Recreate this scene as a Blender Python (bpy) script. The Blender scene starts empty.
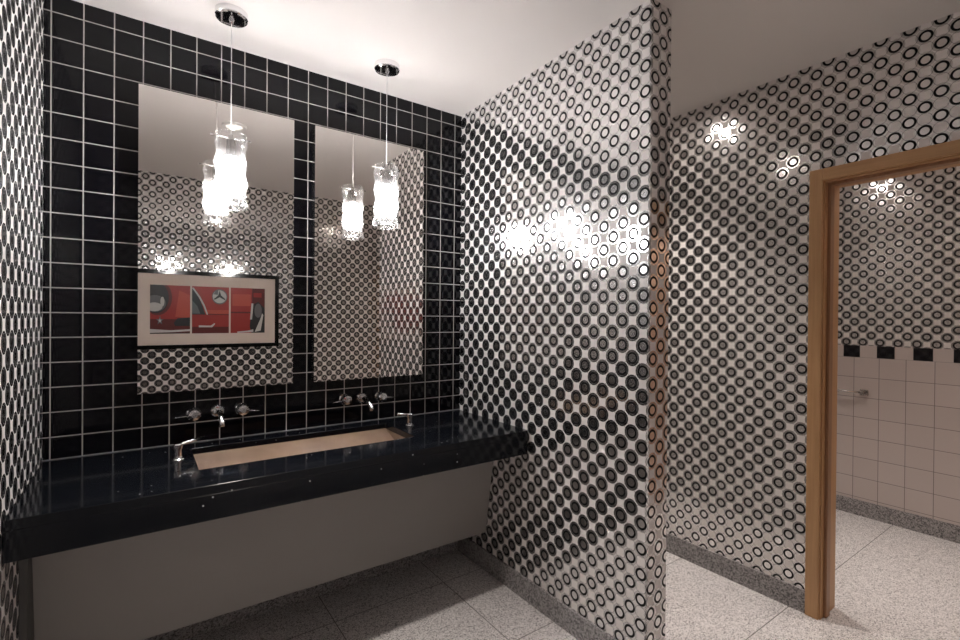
import bpy, bmesh, math, random
from mathutils import Vector, Matrix
random.seed(4)
S = bpy.context.scene
COL = S.collection

# ------------------------------------------------------------------ camera
H, CEIL = 1.4768, 2.7515
yaw, pitch, roll = math.radians(35.345), math.radians(-0.292), math.radians(0.455)
F = Vector((math.sin(yaw) * math.cos(pitch), math.cos(yaw) * math.cos(pitch), math.sin(pitch)))
R0 = Vector((math.cos(yaw), -math.sin(yaw), 0)); U0 = R0.cross(F)
Rv = R0 * math.cos(roll) + U0 * math.sin(roll); Uv = -R0 * math.sin(roll) + U0 * math.cos(roll)
cam = bpy.data.cameras.new('camera'); camo = bpy.data.objects.new('camera', cam); COL.objects.link(camo)
m = Matrix((Rv, Uv, -F)).transposed().to_4x4(); m.translation = (0, 0, H); camo.matrix_world = m
cam.sensor_width = 36; cam.lens = 476.3 / 960 * 36; cam.clip_start = 0.02
S.camera = camo
# ------------------------------------------------------------------ world, lights, exposure
w = bpy.data.worlds.new('world'); S.world = w; w.use_nodes = True
w.node_tree.nodes['Background'].inputs[0].default_value = (0.02, 0.02, 0.02, 1)
S.view_settings.view_transform = 'Standard'; S.view_settings.look = 'None'
S.view_settings.gamma = 1; S.view_settings.use_curve_mapping = False
S.view_settings.exposure = 2.7
S.cycles.max_bounces = 14; S.cycles.glossy_bounces = 8; S.cycles.transparent_max_bounces = 16
S.cycles.diffuse_bounces = 6; S.cycles.sample_clamp_indirect = 12; S.cycles.blur_glossy = 0.3
PENDANT_E = 17.5
DOWN_E = {'vanity': 0.2, 'corridor': 20.0, 'toilet': 18.0, 'doorway': 40.0}
SPOT_W = {'vanity': 22.0, 'corridor': 20.0, 'toilet': 15.0, 'doorway': 12.0}
WARM = (1.0, 0.915, 0.85)
# ------------------------------------------------------------------ room dimensions
XL, XP, XP2, XR, XR2, XF = -0.322, 1.648, 1.783, 2.735, 2.905, 4.45
YB, YF, YE = 2.545, -0.20, 1.158
YF2 = -1.25

# ------------------------------------------------------------------ node helpers
def new_mat(name):
    mt = bpy.data.materials.new(name); mt.use_nodes = True
    nt = mt.node_tree; return mt, nt, nt.nodes['Principled BSDF']
def setp(p, **k):
    for a, v in k.items():
        n = {'base': 'Base Color', 'rough': 'Roughness', 'metal': 'Metallic', 'coat': 'Coat Weight', 'spec': 'Specular IOR Level',
             'trans': 'Transmission Weight', 'ior': 'IOR', 'emit': 'Emission Color', 'estr': 'Emission Strength'}[a]
        if a in ('base', 'emit'): v = (*v, 1)
        p.inputs[n].default_value = v
class G:
    def __init__(s, nt): s.nt = nt
    def m(s, op, a, b=None, c=None, clamp=False):
        n = s.nt.nodes.new('ShaderNodeMath'); n.operation = op; n.use_clamp = clamp
        for i, v in enumerate((a, b, c)):
            if v is None: continue
            if isinstance(v, (int, float)): n.inputs[i].default_value = v
            else: s.nt.links.new(v, n.inputs[i])
        return n.outputs[0]
    def uv(s):
        n = s.nt.nodes.new('ShaderNodeUVMap'); x = s.nt.nodes.new('ShaderNodeSeparateXYZ'); s.nt.links.new(n.outputs[0], x.inputs[0])
        return n.outputs[0], x.outputs[0], x.outputs[1]
    def step(s, v, e, wd):          # 1 where v > e
        n = s.nt.nodes.new('ShaderNodeMapRange'); n.inputs[1].default_value = e - wd; n.inputs[2].default_value = e + wd
        s.nt.links.new(v, n.inputs[0]); return n.outputs[0]
    def mixc(s, f, a, b):
        n = s.nt.nodes.new('ShaderNodeMix'); n.data_type = 'RGBA'
        for i, v in ((0, f), (6, a), (7, b)):
            if isinstance(v, tuple): n.inputs[i].default_value = (*v, 1)
            elif isinstance(v, (int, float)): n.inputs[i].default_value = v
            else: s.nt.links.new(v, n.inputs[i])
        return n.outputs[2]
    def mixf(s, f, a, b):
        n = s.nt.nodes.new('ShaderNodeMix'); n.data_type = 'FLOAT'
        for i, v in ((0, f), (2, a), (3, b)):
            if isinstance(v, (int, float)): n.inputs[i].default_value = v
            else: s.nt.links.new(v, n.inputs[i])
        return n.outputs[0]
    def noise(s, scale, detail=2, vec=None, rough=.5):
        n = s.nt.nodes.new('ShaderNodeTexNoise'); n.inputs['Scale'].default_value = scale; n.inputs['Detail'].default_value = detail
        n.inputs['Roughness'].default_value = rough
        if vec is None: vec = s.pos()
        s.nt.links.new(vec, n.inputs['Vector']); return n.outputs[0]
    def pos(s):
        if not hasattr(s, '_p'): s._p = s.nt.nodes.new('ShaderNodeNewGeometry').outputs['Position']
        return s._p
    def ramp(s, f, stops):
        n = s.nt.nodes.new('ShaderNodeValToRGB'); s.nt.links.new(f, n.inputs[0])
        el = n.color_ramp.elements
        while len(el) < len(stops): el.new(.5)
        for e, (p, c) in zip(el, stops): e.position = p; e.color = (*c, 1)
        return n.outputs[0]
    def bump(s, h, strength, dist, p):
        n = s.nt.nodes.new('ShaderNodeBump'); n.inputs['Strength'].default_value = strength; n.inputs['Distance'].default_value = dist
        s.nt.links.new(h, n.inputs['Height']); s.nt.links.new(n.outputs[0], p.inputs['Normal'])
    def to(s, o, p, name): s.nt.links.new(o, p.inputs[name])

# foil mosaic: lattice of touching circles; every second one a black ring round a foil disc, the others white; foil between
def foil_material():
    mt, nt, p = new_mat('foil_circle_wallcovering'); g = G(nt)
    _, u, v = g.uv()
    a = g.m('MULTIPLY', g.m('ADD', u, v), .5); b = g.m('MULTIPLY', g.m('SUBTRACT', u, v), .5)
    def dist(off):
        aa = g.m('SUBTRACT', a, off) if off else a; bb = g.m('SUBTRACT', b, off) if off else b
        x = g.m('SUBTRACT', aa, g.m('ROUND', aa)); y = g.m('SUBTRACT', bb, g.m('ROUND', bb))
        return g.m('MULTIPLY', g.m('SQRT', g.m('ADD', g.m('MULTIPLY', x, x), g.m('MULTIPLY', y, y))), math.sqrt(2))
    de = dist(0)
    # white circles sit at the odd sites (a,b both half-integer)
    do = dist(.5)
    W = .008
    past_disc = g.step(de, .315, W); past_ring = g.step(de, .490, W); past_ann = g.step(de, .665, W)
    ring = g.m('MULTIPLY', past_disc, g.m('SUBTRACT', 1.0, past_ring))
    line = g.m('SUBTRACT', 1.0, g.step(g.m('ABSOLUTE', g.m('SUBTRACT', do, .492)), .016, W), clamp=True)
    black = g.m('MAXIMUM', ring, g.m('MULTIPLY', g.m('MULTIPLY', line, .8), past_ring))
    foil = g.mixc(past_disc, (.78, .77, .76), (.66, .65, .64))
    c = g.mixc(past_ann, foil, (.80, .755, .73))
    c = g.mixc(black, c, (.004, .004, .0045))
    metal = g.m('MULTIPLY', g.m('SUBTRACT', 1.0, past_ann), g.m('SUBTRACT', 1.0, black))
    rough = g.mixf(past_disc, .19, .125)
    rough = g.mixf(past_ann, rough, .40); rough = g.mixf(black, rough, .5)
    setp(p, spec=.12)
    g.to(c, p, 'Base Color'); g.to(metal, p, 'Metallic'); g.to(rough, p, 'Roughness')
    # each piece tilted a hair differently
    wn = nt.nodes.new('ShaderNodeTexWhiteNoise'); cv = nt.nodes.new('ShaderNodeCombineXYZ')
    nt.links.new(g.m('ROUND', a), cv.inputs[0]); nt.links.new(g.m('ROUND', b), cv.inputs[1]); nt.links.new(cv.outputs[0], wn.inputs['Vector'])
    sub = nt.nodes.new('ShaderNodeVectorMath'); sub.operation = 'SUBTRACT'; nt.links.new(wn.outputs['Color'], sub.inputs[0]); sub.inputs[1].default_value = (.5, .5, .5)
    sc = nt.nodes.new('ShaderNodeVectorMath'); sc.operation = 'SCALE'; nt.links.new(sub.outputs[0], sc.inputs[0]); sc.inputs['Scale'].default_value = .024
    add = nt.nodes.new('ShaderNodeVectorMath'); nt.links.new(nt.nodes.new('ShaderNodeNewGeometry').outputs['Normal'], add.inputs[0]); nt.links.new(sc.outputs[0], add.inputs[1])
    nm = nt.nodes.new('ShaderNodeVectorMath'); nm.operation = 'NORMALIZE'; nt.links.new(add.outputs[0], nm.inputs[0])
    nt.links.new(nm.outputs[0], p.inputs['Normal'])
    return mt

def tile_material(name, tile, grout, rough, gw, tone=.0, pillow=.5):
    mt, nt, p = new_mat(name); g = G(nt)
    _, u, v = g.uv()
    def edge(x):
        f = g.m('FRACT', x); return g.m('MINIMUM', f, g.m('SUBTRACT', 1.0, f))
    d = g.m('MINIMUM', edge(u), edge(v))
    t = g.step(d, gw, gw * .3)
    wn = nt.nodes.new('ShaderNodeTexWhiteNoise'); cv = nt.nodes.new('ShaderNodeCombineXYZ')
    nt.links.new(g.m('FLOOR', u), cv.inputs[0]); nt.links.new(g.m('FLOOR', v), cv.inputs[1]); nt.links.new(cv.outputs[0], wn.inputs['Vector'])
    tc = g.mixc(g.m('MULTIPLY', wn.outputs['Value'], tone), tile, tuple(c * .8 for c in tile))
    g.to(g.mixc(t, grout, tc), p, 'Base Color')
    g.to(g.mixf(t, .75, rough), p, 'Roughness'); setp(p, spec=.32)
    pil = g.m('POWER', g.step(d, gw + .05, .055), .5)
    h = g.m('ADD', g.m('MULTIPLY', pil, 1.0), g.m('MULTIPLY', g.noise(9, 1), .25))
    g.bump(h, pillow, .0012, p)
    return mt

def terrazzo(name, light, mid, dark, seams=True, scale=1.0, lo=.36):
    mt, nt, p = new_mat(name); g = G(nt)
    def vor(sc):
        n = nt.nodes.new('ShaderNodeTexVoronoi'); n.inputs['Scale'].default_value = sc; nt.links.new(g.pos(), n.inputs['Vector'])
        x = nt.nodes.new('ShaderNodeSeparateColor'); nt.links.new(n.outputs['Color'], x.inputs[0]); return x.outputs[0]
    c1 = g.ramp(vor(190 * scale), [(0, dark), (.15, dark), (.16, mid), (lo, mid), (lo + .02, light), (.8, light), (.82, tuple(min(.92, c * 1.25) for c in light))])
    c2 = g.ramp(vor(420 * scale), [(0, mid), (.22, mid), (.24, light), (1, light)])
    c = g.mixc(.3, c1, c2)
    if seams:
        x = nt.nodes.new('ShaderNodeSeparateXYZ'); nt.links.new(g.pos(), x.inputs[0])
        def ed(o, off, per):
            f = g.m('FRACT', g.m('DIVIDE', g.m('SUBTRACT', o, off), per)); return g.m('MULTIPLY', g.m('MINIMUM', f, g.m('SUBTRACT', 1.0, f)), per)
        d = g.m('MINIMUM', g.m('ADD', ed(x.outputs[0], .765, .61), g.m('MULTIPLY', g.step(x.outputs[0], 1.7, .01), .1)), ed(x.outputs[1], 1.67, .60))
        c = g.mixc(g.step(d, .0018, .0006), (.06, .055, .05), c)
    g.to(c, p, 'Base Color'); setp(p, rough=.42)
    return mt

def wood_material(name, c1, c2, axis=2):
    mt, nt, p = new_mat(name); g = G(nt)
    mp = nt.nodes.new('ShaderNodeMapping'); nt.links.new(g.pos(), mp.inputs['Vector'])
    sc = [60, 60, 60]; sc[axis] = 3; mp.inputs['Scale'].default_value = sc
    n = g.noise(1.0, 5, mp.outputs[0], .6)
    g.to(g.ramp(n, [(.3, c1), (.7, c2)]), p, 'Base Color'); setp(p, rough=.42)
    g.bump(n, .08, .001, p)
    return mt
def plain(name, base, rough=.5, metal=0, **k):
    mt, nt, p = new_mat(name); setp(p, base=base, rough=rough, metal=metal, **k)
    g = G(nt); n = g.noise(35, 3)
    g.to(g.mixf(n, rough * .85, min(1, rough * 1.15)), p, 'Roughness')
    return mt

M = {}
M['foil'] = foil_material()
M['black_tile'] = tile_material('glossy_black_tile', (.003, .003, .005), (.50, .47, .44), .07, .021, .0, .55)
M['white_tile'] = tile_material('pink_white_tile', (.60, .525, .49), (.20, .17, .16), .16, .012, .25, .35)
M['accent_tile'] = tile_material('accent_white_tile', (.61, .535, .50), (.52, .46, .43), .16, .012, .2, .3)
M['accent_black'] = plain('accent_black_tile', (.006, .006, .009), .08)
M['floor'] = terrazzo('speckled_terrazzo', (.74, .71, .70), (.42, .39, .38), (.05, .045, .045), True, 1.2)
M['base'] = terrazzo('grey_terrazzo_base', (.36, .34, .335), (.17, .16, .16), (.02, .02, .02), False, .8, .5)
M['wood'] = wood_material('honey_oak', (.46, .255, .115), (.55, .32, .155), 2)
M['wood_y'] = wood_material('honey_oak_head', (.46, .255, .115), (.55, .32, .155), 1)
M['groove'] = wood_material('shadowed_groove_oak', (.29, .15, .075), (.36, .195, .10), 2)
M['chrome'] = plain('polished_chrome', (.78, .78, .79), .07, 1)
M['nickel'] = plain('brushed_nickel', (.55, .53, .51), .25, 1)
M['mirror'] = plain('mirror_silver', (.80, .77, .74), .0, 1)
nt = M['mirror'].node_tree
for l in list(nt.links):
    if l.to_socket.name == 'Roughness': nt.links.remove(l)
nt.nodes['Principled BSDF'].inputs['Roughness'].default_value = 0.0
M['mirror_edge'] = plain('mirror_edge', (.35, .42, .40), .15)
M['panel'] = plain('warm_grey_laminate', (.27, .25, .235), .5)
M['frame'] = plain('black_lacquer', (.008, .008, .008), .12)
M['mat'] = plain('ivory_mat_board', (.72, .62, .55), .8)
M['red'] = plain('print_red', (.33, .018, .012), .35)
M['leaf'] = wood_material('lightened_wood_leaf', (.60, .38, .26), (.68, .44, .31), 2)  # strong light on the door leaf put into a paler wood colour
M['red_dark'] = plain('print_dark_red', (.11, .007, .006), .35)
M['red_light'] = plain('print_light_red', (.47, .06, .035), .35)
M['ink'] = plain('print_black', (.015, .015, .017), .35)
M['silver'] = plain('print_silver', (.55, .53, .52), .35)
M['slate'] = plain('print_grey', (.12, .12, .13), .35)
M['cord'] = plain('clear_cord', (.75, .73, .70), .35)
M['trim_white'] = plain('white_trim', (.75, .73, .70), .4)
M['drain'] = M['chrome']
# painted ceiling
mt, nt, p = new_mat('painted_ceiling'); g = G(nt); setp(p, base=(.77, .725, .69), rough=.85); g.bump(g.noise(120, 2), .05, .001, p); M['ceiling'] = mt
# black quartz with sparse glints
mt, nt, p = new_mat('black_quartz'); g = G(nt)
vn = nt.nodes.new('ShaderNodeTexVoronoi'); vn.inputs['Scale'].default_value = 34; nt.links.new(g.pos(), vn.inputs['Vector'])
sx = nt.nodes.new('ShaderNodeSeparateColor'); nt.links.new(vn.outputs['Color'], sx.inputs[0])
dot = g.m('MULTIPLY', g.m('SUBTRACT', 1.0, g.step(vn.outputs['Distance'], .085, .03)), g.step(sx.outputs[0], .80, .01))
g.to(g.mixc(dot, (.005, .0062, .009), (.75, .75, .72)), p, 'Base Color'); setp(p, rough=.07, spec=.35); g.to(g.m('ADD', .085, g.m('MULTIPLY', g.noise(20), .04)), p, 'Roughness')
M['quartz'] = mt
# tan solid-surface basin
mt, nt, p = new_mat('tan_solid_surface'); g = G(nt); g.to(g.ramp(g.noise(6, 3), [(.3, (.21, .14, .098)), (.7, (.27, .182, .126))]), p, 'Base Color'); setp(p, rough=.27); g.bump(g.noise(30, 3), .35, .003, p); M['basin'] = mt
# clear pressed glass: see-through sheet with bright edges
def glass_mat(name, tint, amount):
    mt = bpy.data.materials.new(name); mt.use_nodes = True; nt = mt.node_tree; g = G(nt)
    for n in list(nt.nodes):
        if n.type == 'BSDF_PRINCIPLED': nt.nodes.remove(n)
    tr = nt.nodes.new('ShaderNodeBsdfTransparent'); tr.inputs[0].default_value = (*tint, 1)
    gl = nt.nodes.new('ShaderNodeBsdfGlossy'); gl.inputs['Roughness'].default_value = .06; gl.inputs[0].default_value = (1, 1, 1, 1)
    tl = nt.nodes.new('ShaderNodeBsdfTranslucent'); tl.inputs[0].default_value = (.95, .93, .92, 1)
    m1 = nt.nodes.new('ShaderNodeMixShader'); m1.inputs[0].default_value = .07; nt.links.new(gl.outputs[0], m1.inputs[1]); nt.links.new(tl.outputs[0], m1.inputs[2])
    lw = nt.nodes.new('ShaderNodeLayerWeight'); lw.inputs[0].default_value = .35
    bp = nt.nodes.new('ShaderNodeBump'); bp.inputs['Strength'].default_value = .6; bp.inputs['Distance'].default_value = .004
    vo = nt.nodes.new('ShaderNodeTexVoronoi'); vo.inputs['Scale'].default_value = 42; nt.links.new(g.pos(), vo.inputs['Vector'])
    nt.links.new(vo.outputs['Distance'], bp.inputs['Height'])
    for n in (gl, lw): nt.links.new(bp.outputs[0], n.inputs['Normal'])
    f = g.m('ADD', .02, g.m('MULTIPLY', lw.outputs['Facing'], amount), clamp=True)
    mx = nt.nodes.new('ShaderNodeMixShader'); nt.links.new(f, mx.inputs[0]); nt.links.new(tr.outputs[0], mx.inputs[1]); nt.links.new(m1.outputs[0], mx.inputs[2])
    nt.links.new(mx.outputs[0], nt.nodes['Material Output'].inputs['Surface'])
    return mt
M['glass'] = glass_mat('clear_rippled_glass', (.97, .97, .97), .46)
def emit_mat(name, col, s):
    mt, nt, p = new_mat(name); setp(p, base=(.9, .9, .9), rough=.4, emit=col, estr=s); return mt
M['glow'] = emit_mat('lit_opal_glass', (.98, .98, 1), PENDANT_E)

# ------------------------------------------------------------------ mesh helpers
def obj(name, bm, mat, parent=None, smooth=False, **props):
    me = bpy.data.meshes.new(name); bm.normal_update(); bm.to_mesh(me); bm.free()
    for x in (mat if isinstance(mat, (list, tuple)) else [mat]): me.materials.append(x)
    if smooth:
        for f in me.polygons: f.use_smooth = True
    o = bpy.data.objects.new(name, me); COL.objects.link(o)
    if parent is not None:
        o.parent = parent; o.matrix_parent_inverse = Matrix.Translation(parent.location).inverted()
    for k, v in props.items(): o[k] = v
    return o
def empty(name, loc, **props):
    o = bpy.data.objects.new(name, None); COL.objects.link(o); o.location = loc; o.empty_display_size = .1
    for k, v in props.items(): o[k] = v
    return o
def box(bm, lo, hi, mi=0):
    vs = [bm.verts.new((x, y, z)) for x in (lo[0], hi[0]) for y in (lo[1], hi[1]) for z in (lo[2], hi[2])]
    fs = []
    for q in ((0, 1, 3, 2), (4, 6, 7, 5), (0, 4, 5, 1), (2, 3, 7, 6), (0, 2, 6, 4), (1, 5, 7, 3)):
        f = bm.faces.new([vs[i] for i in q]); f.material_index = mi; fs.append(f)
    return fs
def BX(*pairs):
    bm = bmesh.new()
    for lo, hi in pairs: box(bm, lo, hi)
    return bm
def uvbox(bm, ou, ov, s):
    L = bm.loops.layers.uv.verify(); bm.normal_update()
    for f in bm.faces:
        n = f.normal
        for l in f.loops:
            c = l.vert.co
            if abs(n.x) > .5: u = c.y
            elif abs(n.y) > .5: u = c.x
            else: u = c.x
            v = c.z if abs(n.z) < .5 else c.y
            l[L].uv = ((u - ou) / s, (v - ov) / s)
    return bm
def bevel(bm, r, seg=2):
    bmesh.ops.bevel(bm, geom=bm.edges[:], offset=r, segments=seg, affect='EDGES', profile=.5); return bm
def frame_of(d):
    d = d.normalized(); a = Vector((0, 0, 1)) if abs(d.z) < .9 else Vector((1, 0, 0)); x = d.cross(a).normalized(); return x, d.cross(x)
def tube(bm, pts, rad, seg=16, cap=True):
    pts = [Vector(p) for p in pts]; n = len(pts)
    rads = rad if isinstance(rad, (list, tuple)) else [rad] * n
    rings = []; x = None
    for i, p in enumerate(pts):
        d = (pts[min(i + 1, n - 1)] - pts[max(i - 1, 0)]).normalized()
        if x is None: x, y = frame_of(d)
        else: x = (x - d * x.dot(d)).normalized(); y = d.cross(x)
        rings.append([bm.verts.new(p + (x * math.cos(t) + y * math.sin(t)) * rads[i]) for t in [2 * math.pi * k / seg for k in range(seg)]])
    for a, b in zip(rings, rings[1:]):
        for k in range(seg): bm.faces.new((a[k], a[(k + 1) % seg], b[(k + 1) % seg], b[k]))
    if cap: bm.faces.new(rings[0][::-1]); bm.faces.new(rings[-1])
    return bm
def lathe(bm, origin, axis, prof, seg=40, closed=False):
    """prof: (distance along axis, radius)"""
    o = Vector(origin); d = Vector(axis).normalized(); x, y = frame_of(d); rings = []
    for h, r in prof:
        if r < 1e-6: rings.append([bm.verts.new(o + d * h)])
        else: rings.append([bm.verts.new(o + d * h + (x * math.cos(t) + y * math.sin(t)) * r) for t in [2 * math.pi * k / seg for k in range(seg)]])
    pr = list(zip(rings, rings[1:]))
    if closed: pr.append((rings[-1], rings[0]))
    for a, b in pr:
        for k in range(seg):
            k2 = (k + 1) % seg
            if len(a) == 1 and len(b) == 1: continue
            if len(a) == 1: bm.faces.new((a[0], b[k2], b[k]))
            elif len(b) == 1: bm.faces.new((a[k], a[k2], b[0]))
            else: bm.faces.new((a[k], a[k2], b[k2], b[k]))
    bmesh.ops.recalc_face_normals(bm, faces=bm.faces)
    return bm

# ------------------------------------------------------------------ structure
T = .12; ST = dict(kind='structure')
obj('floor', BX(((XL - T, YF2 - T, -.1), (XF + T, YB + T, 0))), M['floor'], **ST)
obj('ceiling', BX(((XL - T, YF2 - T, CEIL), (XF + T, YB + T, CEIL + .1))), M['ceiling'], **ST)
# back wall, glossy black tile
obj('wall_back', uvbox(BX(((XL - T, YB, 0), (XP + .06, YB + T, CEIL))), -.2995, 2.6835, .1), M['black_tile'], **ST)
obj('wall_back_corridor', uvbox(BX(((XP + .06, YB, 0), (XR, YB + T, CEIL))), 1.13, 1.53, .0507), M['foil'], **ST)
obj('wall_left', uvbox(BX(((XL - T, YF - T, 0), (XL, YB, CEIL))), 2.10, 2.42, .0513), M['foil'], **ST)
obj('wall_front', uvbox(BX(((XL, YF - T, 0), (XR, YF, CEIL))), .02, 1.17, .0513), M['foil'], **ST)
# partition with softly rounded end corners; the pattern wraps round the end
def partition():
    bm = bmesh.new(); L = bm.loops.layers.uv.verify(); r = .007
    prof = [(XP, YB, 0)]
    for cx, cy, a0 in ((XP + r, YE + r, 180), (XP2 - r, YE + r, 270)):
        for k in range(6):
            a = math.radians(a0 + k * 18); prof.append((cx + r * math.cos(a), cy + r * math.sin(a)))
    prof.append((XP2, YB)); s = .0513; pts = []; u = YB
    for i, q in enumerate(prof):
        if i: u -= math.hypot(q[0] - prof[i - 1][0], q[1] - prof[i - 1][1])
        pts.append((q[0], q[1], u))
    cols = [(bm.verts.new((x, y, 0)), bm.verts.new((x, y, CEIL)), u) for x, y, u in pts]
    for a, b in zip(cols, cols[1:]):
        f = bm.faces.new((a[0], b[0], b[1], a[1])); f.smooth = math.hypot(b[0].co.x - a[0].co.x, b[0].co.y - a[0].co.y) < .01
        for l, (uu, vv) in zip(f.loops, ((a[2], 0), (b[2], 0), (b[2], CEIL), (a[2], CEIL))): l[L].uv = ((uu - 1.186) / s, (vv - 1.469) / s)
    bm.faces.new((cols[-1][0], cols[0][0], cols[0][1], cols[-1][1]))
    bm.faces.new([c[0] for c in cols][::-1]); bm.faces.new([c[1] for c in cols])
    return bm
bm = partition(); bmesh.ops.recalc_face_normals(bm, faces=bm.faces)
o = obj('wall_partition', bm, M['foil'], **ST)
# right wall with the doorway
DY0, DY1, DZ = -.02, .932, 2.157
obj('wall_right', uvbox(BX(((XR, DY1 + .02, 0), (XR2, YB, CEIL)), ((XR, DY0 - .02, DZ + .02), (XR2, DY1 + .02, CEIL)), ((XR, YF2, 0), (XR2, DY0 - .02, CEIL))),
    1.128, 1.532, .0507), M['foil'], **ST)
# toilet room beyond
obj('wall_far', uvbox(BX(((XF, YF2, 1.288), (XF + T, YB, CEIL))), 1.4186, 2.500, .0516), M['foil'], **ST)
obj('wall_far_tiles', uvbox(BX(((XF - .006, YF2, .10), (XF + T, YB, 1.199))), 1.314, 1.199 - .152 * 8, .152), M['white_tile'], **ST)
bm = bmesh.new(); L = bm.loops.layers.uv.verify()
y = 1.382 + .205 * 5
while y > YF2 + .2:
    box(bm, (XF - .006, y - .1025, 1.199), (XF + T, y - .0008, 1.288), 1)
    box(bm, (XF - .006, y - .205 + .0002, 1.199), (XF + T, y - .104, 1.288), 0)
    y -= .205
obj('wall_far_accent', bm, [M['accent_tile'], M['accent_black']], **ST)
me = bpy.data.objects['wall_far_accent'].data
for l in me.uv_layers[0].data: l.uv = (.5, .5)
obj('wall_far_side', uvbox(BX(((XR2, YB, 0), (XF, YB + T, CEIL))), 0, 1.53, .0513), M['foil'], **ST)
obj('wall_front_toilet', uvbox(BX(((XR, YF2 - T, 0), (XF, YF2, CEIL))), 0, 1.53, .0513), M['foil'], **ST)
# terrazzo bases
BH, BT = .115, .011
obj('baseboard_partition', BX(((XP - BT, YE - .0, 0), (XP, YB, BH)), ((XP - BT, YE - BT, 0), (XP2 + BT, YE, BH)), ((XP2, YE, 0), (XP2 + BT, YB, BH))), M['base'], **ST)
obj('baseboard_right', BX(((XR - BT, DY1 + .062, 0), (XR, YB, BH)),), M['base'], **ST)
obj('baseboard_back', BX(((XL, YB - BT, 0), (XP - BT, YB, BH)),), M['base'], **ST)
obj('baseboard_left', BX(((XL, YF, 0), (XL + BT, YB - BT, BH)),), M['base'], **ST)
obj('baseboard_front', BX(((XL + BT, YF, 0), (XR - BT, YF + BT, BH)),), M['base'], **ST)
bm = BX(((XF - .016, YF2, 0), (XF, 1.0865, BH)), ((XF - .016, 1.0895, 0), (XF, YB, BH)))
obj('baseboard_far', bm, M['base'], **ST)
# doorway: casing, jamb with stop, open leaf
door = empty('door_1', (XR, (DY0 + DY1) / 2, 0), kind='structure')
CW, CT = .057, .018
cas = BX(((XR - CT, DY1 + .006, 0), (XR, DY1 + .006 + CW, DZ + .006 + CW)), ((XR - CT, DY0 - .006 - CW, 0), (XR, DY0 - .006, DZ + .006 + CW)))
obj('casing', bevel(cas, .002), M['wood'], door)
obj('head_casing', bevel(BX(((XR - CT - .0005, DY0 - .006, DZ + .006), (XR, DY1 + .0058, DZ + .006 + CW))), .002), M['wood_y'], door)
obj('jamb', BX(((XR - .004, DY1, 0), (XR2 + .012, DY1 + .02, DZ + .02)), ((XR - .004, DY0 - .02, 0), (XR2 + .012, DY0, DZ + .02))), M['wood'], door)
obj('head_jamb', BX(((XR - .004, DY0, DZ), (XR2 + .012, DY1, DZ + .02))), M['wood_y'], door)
obj('door_stop', bevel(BX(((XR + .03, DY1 - .014, 0), (XR + .075, DY1 + .001, DZ)), ((XR + .03, DY0 - .001, 0), (XR + .075, DY0 + .014, DZ)), ((XR + .03, DY0 + .014, DZ - .014), (XR + .075, DY1 - .014, DZ + .001))), .003), M['groove'], door)
lf = obj('leaf', bevel(BX(((XR2 + .015, DY0 - .05, .008), (XR2 + .015 + .90, DY0 - .006, DZ - .006))), .002), M['leaf'], door)
hd = bmesh.new(); tube(hd, [(XR2 + .85, DY0 - .006, 1.0), (XR2 + .85, DY0 + .045, 1.0), (XR2 + .84, DY0 + .052, 1.0), (XR2 + .74, DY0 + .052, 1.0)], .009)
lathe(hd, (XR2 + .85, DY0 - .007, 1.0), (0, 1, 0), [(0, .026), (.006, .026), (.008, .02), (.008, 0)])
obj('lever_handle', hd, M['nickel'], lf, smooth=True)

# ------------------------------------------------------------------ vanity
ZC = .892; FY = 1.868; FB = .770; CTK = .032
van = empty('vanity_counter', ((XL + XP) / 2, YB, FB), label='long black speckled stone vanity counter running wall to wall under the two mirrors', category='counter')
HX0, HX1, HY0, HY1 = .178, 1.095, 2.083, 2.432
def corner(bm):
    xm = max(v.co.x for v in bm.verts); ym = min(v.co.y for v in bm.verts)
    es = [e_ for e_ in bm.edges if all(abs(v.co.x - xm) < 1e-4 and abs(v.co.y - ym) < 1e-4 for v in e_.verts)]
    bmesh.ops.bevel(bm, geom=es, offset=.018, segments=6, affect='EDGES', profile=.5)
    bmesh.ops.recalc_face_normals(bm, faces=bm.faces); return bm
def slab():
    bm = bmesh.new(); xs = [XL + .001, HX0, HX1, XP - .004]; ys = [FY, HY0, HY1, YB - .001]
    g_ = {}
    for k, z in enumerate((ZC - CTK, ZC)):
        for i, x in enumerate(xs):
            for j, y in enumerate(ys): g_[i, j, k] = bm.verts.new((x, y, z))
    for i in range(3):
        for j in range(3):
            if (i, j) == (1, 1): continue
            bm.faces.new((g_[i, j, 1], g_[i + 1, j, 1], g_[i + 1, j + 1, 1], g_[i, j + 1, 1]))
            bm.faces.new((g_[i, j, 0], g_[i, j + 1, 0], g_[i + 1, j + 1, 0], g_[i + 1, j, 0]))
    def wall(a, b): bm.faces.new((g_[a[0], a[1], 0], g_[b[0], b[1], 0], g_[b[0], b[1], 1], g_[a[0], a[1], 1]))
    for i in range(3): wall((i, 0), (i + 1, 0)); wall((i + 1, 3), (i, 3)); wall((3, i), (3, i + 1)); wall((0, i + 1), (0, i))
    wall((1, 1), (1, 2)); wall((1, 2), (2, 2)); wall((2, 2), (2, 1)); wall((2, 1), (1, 1))
    return corner(bm)
def add_bevel(o, w_, s_=3):
    b = o.modifiers.new('edge', 'BEVEL'); b.width = w_; b.segments = s_; b.limit_method = 'ANGLE'; return o
add_bevel(obj('countertop', slab(), M['quartz'], van), .003)
obj('back_joint', BX(((XL + .001, YB - .005, ZC), (XP - .004, YB - .0003, ZC + .0035))), plain('pale_caulk', (.30, .30, .30), .4), van)
add_bevel(obj('fascia', corner(BX(((XL + .001, FY, FB), (XP - .004, FY + .022, ZC - CTK + .0005)))), M['quartz'], van), .003)
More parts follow.
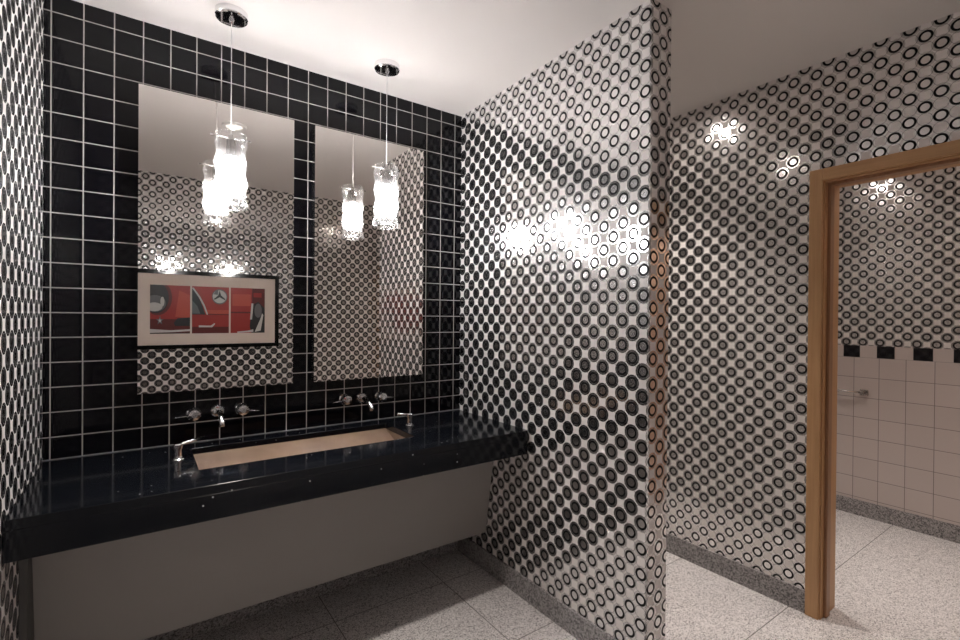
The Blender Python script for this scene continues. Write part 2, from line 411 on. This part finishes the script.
# sloping grey panel hiding the plumbing
pz0, py0, pz1, py1 = .222, 2.243, .69, 2.171
bm = bmesh.new(); th = .018
q = [(py0, pz0), (py1, pz1), (py1 + th, pz1), (py0 + th, pz0)]
a = [bm.verts.new((XL + .022, y, z)) for y, z in q]; b = [bm.verts.new((XP - .004, y, z)) for y, z in q]
for i in range(4): bm.faces.new((a[i], a[(i + 1) % 4], b[(i + 1) % 4], b[i]))
bm.faces.new(a); bm.faces.new(b); bmesh.ops.recalc_face_normals(bm, faces=bm.faces)
apr = empty('apron_panel', ((XL + XP) / 2, py0, pz0), label='sloping warm grey laminate panel hung under the long black counter', category='panel')
obj('panel_board', bm, M['panel'], apr)
obj('panel_gap_strip', BX(((XL + .001, 2.10, .222), (XL + .021, 2.24, .69))), plain('dark_grey_gap', (.08, .078, .075), .5), apr)  # dark strip added in place of the reflecting gap beside the panel

# ------------------------------------------------------------------ trough sink
snk = empty('trough_sink', ((HX0 + HX1) / 2, HY0, .74), label='long rectangular tan trough sink sunk into the black counter', category='sink')
bm = bmesh.new(); x0, x1 = HX0 - .008, HX1 + .008; y0, y1 = HY0 - .008, HY1 + .008; t = .012
def sec(x): return [bm.verts.new((x, y, z)) for y, z in ((y0, ZC - CTK), (y0, .715), (y0 + .01, .715), (y1, .862), (y1, ZC - CTK))]
# inner shell: front wall, gutter, ramp rising to the back
A = sec(x0); B = sec(x1)
for i in range(4): bm.faces.new((A[i], B[i], B[i + 1], A[i + 1]))
bm.faces.new(A[::-1]); bm.faces.new(B)
for f in bm.faces: pass
bmesh.ops.recalc_face_normals(bm, faces=bm.faces)
for f in bm.faces: f.normal_flip()
o = obj('basin', bm, M['basin'], snk)
sm = o.modifiers.new('thick', 'SOLIDIFY'); sm.thickness = .012; sm.offset = -1
bm = BX(((HX0 + .02, HY0 - .007, .7155), (HX1 - .02, HY0 + .001, .720)))
obj('slot_drain', bm, M['drain'], snk, label='chrome slot drain')

# ------------------------------------------------------------------ mirrors
MY = 2.487; MZ0, MZ1 = 1.1395, 2.4555
for x0, x1, lab in ((-.0155, .6165, 'left frameless wall mirror, the one reflecting the framed red picture'), (.7205, 1.350, 'right frameless wall mirror, nearer the circle patterned partition')):
    e = empty('wall_mirror', ((x0 + x1) / 2, YB, MZ0), label=lab, category='mirror', group='frameless mirrors over the counter')
    obj('mirror_glass', BX(((x0, MY, MZ0), (x1, MY + .006, MZ1))), M['mirror'], e)
    obj('backing_box', BX(((x0 + .002, MY + .006, MZ0 + .002), (x1 - .002, YB - .0005, MZ1 - .002))), M['nickel'], e)

# ------------------------------------------------------------------ pendants
def pendant(x, y, label):
    e = empty('pendant_lamp', (x, y, CEIL), label=label, category='pendant lamp', group='glass pendant lamps over the counter')
    bm = lathe(bmesh.new(), (x, y, CEIL), (0, 0, -1), [(0, 0), (0, .063), (.024, .063), (.028, .060), (.030, .054), (.030, .012), (.042, .008), (.050, .004), (.050, 0)], 48)
    o = obj('canopy', bm, M['chrome'], e)
    obj('cord', tube(bmesh.new(), [(x, y, CEIL - .05), (x, y, 2.235)], .0017, 10), M['cord'], e, smooth=True)
    bm = lathe(bmesh.new(), (x, y, 2.238), (0, 0, -1), [(0, 0), (0, .007), (.02, .010), (.022, .017), (.085, .019), (.085, .026), (.095, .026), (.095, 0)], 24)
    obj('socket', bm, M['nickel'], e)
    # rippled outer glass: bulging bands, open at the bottom, thick rim at the top
    seg, n = 48, 46; z0, z1 = 1.934, 2.240
    bm = bmesh.new(); rings = []
    for side in (0, 1):
        for k in range(n + 1):
            kk = k if side == 0 else n - k
            tt = kk / n; z = z0 + (z1 - z0) * tt
            r = .0595 + .0042 * math.sin(tt * math.pi * 2 * 3.6 + .6) + (.003 if tt > .975 or tt < .02 else 0)
            if side: r -= .0045
            rings.append([bm.verts.new((x + (r + .0016 * math.sin(5 * th_ + 9 * tt)) * math.cos(th_), y + (r + .0016 * math.sin(5 * th_ + 9 * tt)) * math.sin(th_), z)) for th_ in [2 * math.pi * j / seg for j in range(seg)]])
    for i in range(len(rings)):
        a_, b_ = rings[i], rings[(i + 1) % len(rings)]
        for k in range(seg): bm.faces.new((a_[k], a_[(k + 1) % seg], b_[(k + 1) % seg], b_[k]))
    bmesh.ops.recalc_face_normals(bm, faces=bm.faces)
    obj('glass_shade', bm, M['glass'], e, smooth=True)
    # lit opal cylinder in the middle of the shade
    bm = lathe(bmesh.new(), (x, y, 2.130), (0, 0, -1), [(0, 0), (0, .046), (.004, .050), (.108, .050), (.112, .046), (.112, 0)], 32)
    obj('lit_diffuser', bm, M['glow'], e, smooth=True)
    bm = lathe(bmesh.new(), (x, y, 1.985), (0, 0, -1), [(0, 0), (0, .030), (.010, .036), (.022, .036), (.032, .030), (.032, .0)], 28)
    obj('inner_glass', bm, M['glass'], e, smooth=True)
    bm = lathe(bmesh.new(), (x, y, 2.021), (0, 0, -1), [(0, 0), (0, .006), (.088, .006), (.088, .018), (.094, .018), (.094, 0)], 20)
    obj('finial', bm, M['nickel'], e)
    for sgn in (1, -1):
        pass
    bm = bmesh.new(); tube(bm, [(x - .074, y, 2.226), (x + .074, y, 2.226)], .002, 8)
    for s_ in (-1, 1): lathe(bm, (x + s_ * .070, y, 2.226), (s_, 0, 0), [(0, .004), (.007, .004), (.007, 0)], 10)
    obj('support_pin', bm, M['nickel'], e, smooth=True)
    return e
pendant(.3025, 2.250, 'left rippled glass pendant lamp in front of the left mirror')
pendant(1.0075, 2.252, 'right rippled glass pendant lamp in front of the right mirror')

# ------------------------------------------------------------------ recessed ceiling lights
def downlight(x, y, key, label):
    e = empty('ceiling_downlight', (x, y, CEIL), label=label, category='ceiling light', group='small round ceiling downlights')
    bm = lathe(bmesh.new(), (x, y, CEIL), (0, 0, -1), [(0, .052), (.012, .052), (.012, .072), (.004, .076), (0, .076)], 40, True)
    obj('trim_ring', bm, M['trim_white'], e)
    bm = lathe(bmesh.new(), (x, y, CEIL - .001), (0, 0, -1), [(0, 0), (0, .05), (.003, .05), (.003, 0)], 32)
    obj('lens', bm, emit_mat('downlight_lens_' + key, WARM, DOWN_E[key]), e)
    sp = bpy.data.lights.new('downlight_beam', 'SPOT'); sp.energy = SPOT_W[key]; sp.color = WARM; sp.spot_size = math.radians(80); sp.spot_blend = 1.0; sp.shadow_soft_size = .045
    so = bpy.data.objects.new('downlight_beam', sp); COL.objects.link(so); so.parent = e; so.location = (0, 0, -.014)
downlight(.50, 1.40, 'vanity', 'round ceiling downlight above the floor in front of the vanity')
downlight(2.29, 1.68, 'corridor', 'round ceiling downlight between the partition and the right wall')
downlight(3.20, 1.50, 'toilet', 'round ceiling downlight in the room beyond the doorway, over its far end')
downlight(3.55, .15, 'doorway', 'added unseen ceiling downlight in the room beyond the doorway, brightening the jamb and open door leaf')  # added out-of-view lamp that brightens the door jamb and leaf

# ------------------------------------------------------------------ taps
TY = YB
def handle(x, z, ang, root, label):
    e = empty('tap_handle', (x, TY, z), label=label, category='tap handle', group='round tap handles on the black tile')
    obj('escutcheon', lathe(bmesh.new(), (x, TY - .0005, z), (0, -1, 0), [(0, 0), (0, .029), (.004, .029), (.009, .024), (.009, 0)], 36), M['chrome'], e)
    bm = lathe(bmesh.new(), (x, TY - .008, z), (0, -1, 0), [(0, 0), (0, .015), (.02, .014), (.024, .024), (.030, .027), (.040, .027), (.046, .023), (.049, .012), (.049, 0)], 36)
    obj('knob', bm, M['chrome'], e)
    d = Vector((math.cos(ang), 0, math.sin(ang)))
    c = Vector((x, TY - .045, z))
    obj('lever', tube(bmesh.new(), [c + d * .018, c + d * .074], .0024, 12), M['chrome'], e, smooth=True)
def spout(x, z, label):
    e = empty('wall_spout', (x, TY, z), label=label, category='tap spout', group='chrome spouts on the black tile')
    obj('escutcheon', lathe(bmesh.new(), (x, TY - .0005, z), (0, -1, 0), [(0, 0), (0, .029), (.004, .029), (.009, .024), (.009, 0)], 36), M['chrome'], e)
    pts = [(x, TY - .006, z)]
    for k in range(9):
        t_ = k / 8; pts.append((x, TY - .03 - .11 * t_, z + .004 * math.sin(t_ * 3.14) - .030 * t_ * t_))
    pts.append((x, TY - .147, z - .048))
    obj('pipe', tube(bmesh.new(), pts, [.013] * 3 + [.0115] * 7 + [.012], 18), M['chrome'], e, smooth=True)
    obj('collar', lathe(bmesh.new(), (x, TY - .009, z), (0, -1, 0), [(0, .013), (0, .019), (.014, .019), (.016, .013)], 28), M['chrome'], e)
handle(.194, 1.025, math.radians(184), None, 'chrome tap handle at the far left, low under the left mirror')
spout(.293, 1.027, 'chrome wall spout in the tap set under the left mirror')
handle(.394, 1.027, math.radians(-8), None, 'chrome tap handle just right of the left spout')
handle(.900, 1.027, math.radians(186), None, 'chrome tap handle just left of the right spout')
spout(.999, 1.024, 'chrome wall spout in the tap set under the right mirror')
handle(1.106, 1.025, math.radians(-6), None, 'chrome tap handle at the far right, nearest the partition')
# pump soap dispensers on the counter
def dispenser(x, y, dx, dy, label):
    e = empty('soap_dispenser', (x, y, ZC), label=label, category='soap dispenser', group='chrome lever dispensers on the counter')
    obj('base_ring', lathe(bmesh.new(), (x, y, ZC + .0003), (0, 0, 1), [(0, 0), (0, .024), (.004, .024), (.007, .020), (.007, 0)], 36), M['chrome'], e)
    obj('post', lathe(bmesh.new(), (x, y, ZC + .006), (0, 0, 1), [(0, 0), (0, .0165), (.006, .0165), (.008, .0135), (.038, .0135), (.040, .017), (.056, .017), (.060, .013), (.060, 0)], 36), M['chrome'], e)
    obj('nozzle', tube(bmesh.new(), [(x, y, ZC + .058), (x + dx * .5, y + dy * .5, ZC + .060), (x + dx, y + dy, ZC + .063)], [.0075, .0068, .0068], 18), M['chrome'], e, smooth=True)
dispenser(.120, 2.273, .098, .082, 'chrome lever soap dispenser standing on the counter left of the sink')
dispenser(1.178, 2.311, -.060, .028, 'chrome lever soap dispenser standing on the counter right of the sink')

# ------------------------------------------------------------------ towel bar in the room beyond
tb = empty('towel_bar', (XF - .006, 1.40, .945), label='chrome towel bar on the pale tiles beyond the doorway', category='towel bar')
for yy in (1.248, 1.73):
    obj('bracket', bevel(BX(((XF - .0065 - .012, yy - .026, .914), (XF - .0065, yy + .026, .958)), ((XF - .075, yy - .012, .925), (XF - .015, yy + .012, .951))), .002, 1), M['nickel'], tb)
obj('bar', tube(bmesh.new(), [(XF - .062, 1.248, .938), (XF - .062, 1.73, .938)], .0085, 16), M['nickel'], tb, smooth=True)

# ------------------------------------------------------------------ framed picture on the wall facing the mirrors
PX0, PX1, PZ0, PZ1 = -.078, 1.135, 1.17, 1.884
pic = empty('framed_picture', ((PX0 + PX1) / 2, YF, PZ0), label='wide black framed picture of three red car close-ups, seen in the left mirror', category='picture')
fw = .036; fy0, fy1 = YF + .001, YF + .030
bm = BX(((PX0, fy0, PZ1 - fw), (PX1, fy1, PZ1)), ((PX0, fy0, PZ0), (PX1, fy1, PZ0 + fw)), ((PX0, fy0, PZ0 + fw), (PX0 + fw, fy1, PZ1 - fw)), ((PX1 - fw, fy0, PZ0 + fw), (PX1, fy1, PZ1 - fw)))
obj('frame', bm, M['frame'], pic)
obj('mat_board', BX(((PX0 + fw, fy0, PZ0 + fw), (PX1 - fw, YF + .016, PZ1 - fw))), M['mat'], pic)
MATS = [M['red'], M['red_dark'], M['red_light'], M['ink'], M['silver'], M['slate']]
RED, DRED, LRED, INK, SIL, SLA = range(6)
def printed(x0, x1, shapes, label):
    z0, z1 = 1.308, 1.748; bm = bmesh.new(); w_, h_ = x1 - x0, z1 - z0
    box(bm, (x0, YF + .0155, z0), (x1, YF + .0170, z1), RED)
    for lay, (mi, pts) in enumerate(shapes):
        y = YF + .0172 + lay * .00015
        f = bm.faces.new([bm.verts.new((x0 + w_ * a_, y, z0 + h_ * b_)) for a_, b_ in pts]); f.material_index = mi
        f.normal_update()
        if f.normal.y < 0: f.normal_flip()
    obj('photo_print', bm, MATS, pic, label=label)
def ell(cx, cy, rx, ry, n=28, a0=0, a1=360):
    return [(min(1, max(0, cx + rx * math.cos(math.radians(a0 + (a1 - a0) * k / n)))), min(1, max(0, cy + ry * math.sin(math.radians(a0 + (a1 - a0) * k / n))))) for k in range(n + (a1 - a0 != 360))]
def rc(a_, b_, c_, d_): return [(a_, b_), (c_, b_), (c_, d_), (a_, d_)]
star = lambda cx, cy, r: [p_ for k in range(5) for p_ in ((cx + r * math.cos(1.57 + k * 1.2566), cy + r * math.sin(1.57 + k * 1.2566)), (cx + r * .4 * math.cos(2.2 + k * 1.2566), cy + r * .4 * math.sin(2.2 + k * 1.2566)))]
printed(.056, .362, [(DRED, rc(0, .0, 1, .30)), (LRED, [(.62, .35), (1, .32), (1, .80), (.72, .9)]), (DRED, ell(.18, .74, .36, .36)), (INK, ell(.14, .74, .32, .32)),
    (SLA, ell(.12, .62, .27, .17)), (SIL, ell(.10, .55, .20, .09)), (SIL, ell(.30, .66, .05, .10)), (SLA, star(.24, .27, .10)), (SIL, star(.24, .27, .05)), (INK, [(.58, .22), (.68, .32), (1, .34), (1, .16), (.62, .16)]),
    (SIL, [(0, .10), (.5, .07), (1, .09), (1, .05), (.5, .03), (0, .02)]), (INK, rc(0, 0, 1, .02))], 'close-up print of a round headlamp on red bodywork')
printed(.377, .683, [(DRED, rc(0, .0, 1, .14)), (LRED, rc(.1, .42, 1, .50)), (INK, [(0, .40), (0, .96), (.12, .84), (.24, .66), (.36, .40)]), (SLA, [(0, .42), (0, .70), (.14, .58), (.22, .42)]),
    (SIL, [(0, .96), (.04, .97), (.22, .78), (.34, .60), (.43, .40), (.39, .40), (.30, .58), (.18, .76)]), (DRED, rc(.42, .395, 1, .412)), (SLA, ell(.74, .79, .215, .165)), (SIL, ell(.74, .79, .19, .14)),
    (INK, [(.74, .93), (.70, .82), (.58, .74), (.60, .72), (.74, .78), (.88, .72), (.90, .74), (.78, .82)]), (SLA, [(.57, .84), (.64, .92), (.70, .93), (.69, .83)]), (SIL, [(.18, .17), (.50, .165), (.60, .22), (.62, .20), (.54, .13), (.18, .13)])],
    'close-up print of a red car door with round badge and handle')
printed(.698, 1.004, [(DRED, rc(0, .44, 1, .47)), (LRED, rc(.05, .6, .58, .86)), (DRED, [(.62, 0), (.62, 1), (1, 1), (1, 0)]), (INK, [(.55, .15), (.62, .62), (.80, .70), (1, .55), (1, 0), (.60, 0)]),
    (SIL, [(.56, .30), (.60, .66), (.66, .66), (.62, .30)]), (SLA, ell(.80, .50, .11, .16)), (SIL, [(.70, .02), (.86, .30), (.92, .44), (.96, .40), (.88, .05)]), (SIL, [(.18, .03), (.5, .05), (.66, .08), (.66, .02), (.2, 0)]), (RED, rc(.66, .80, .9, .9))],
    'close-up print of a tail lamp on red bodywork')
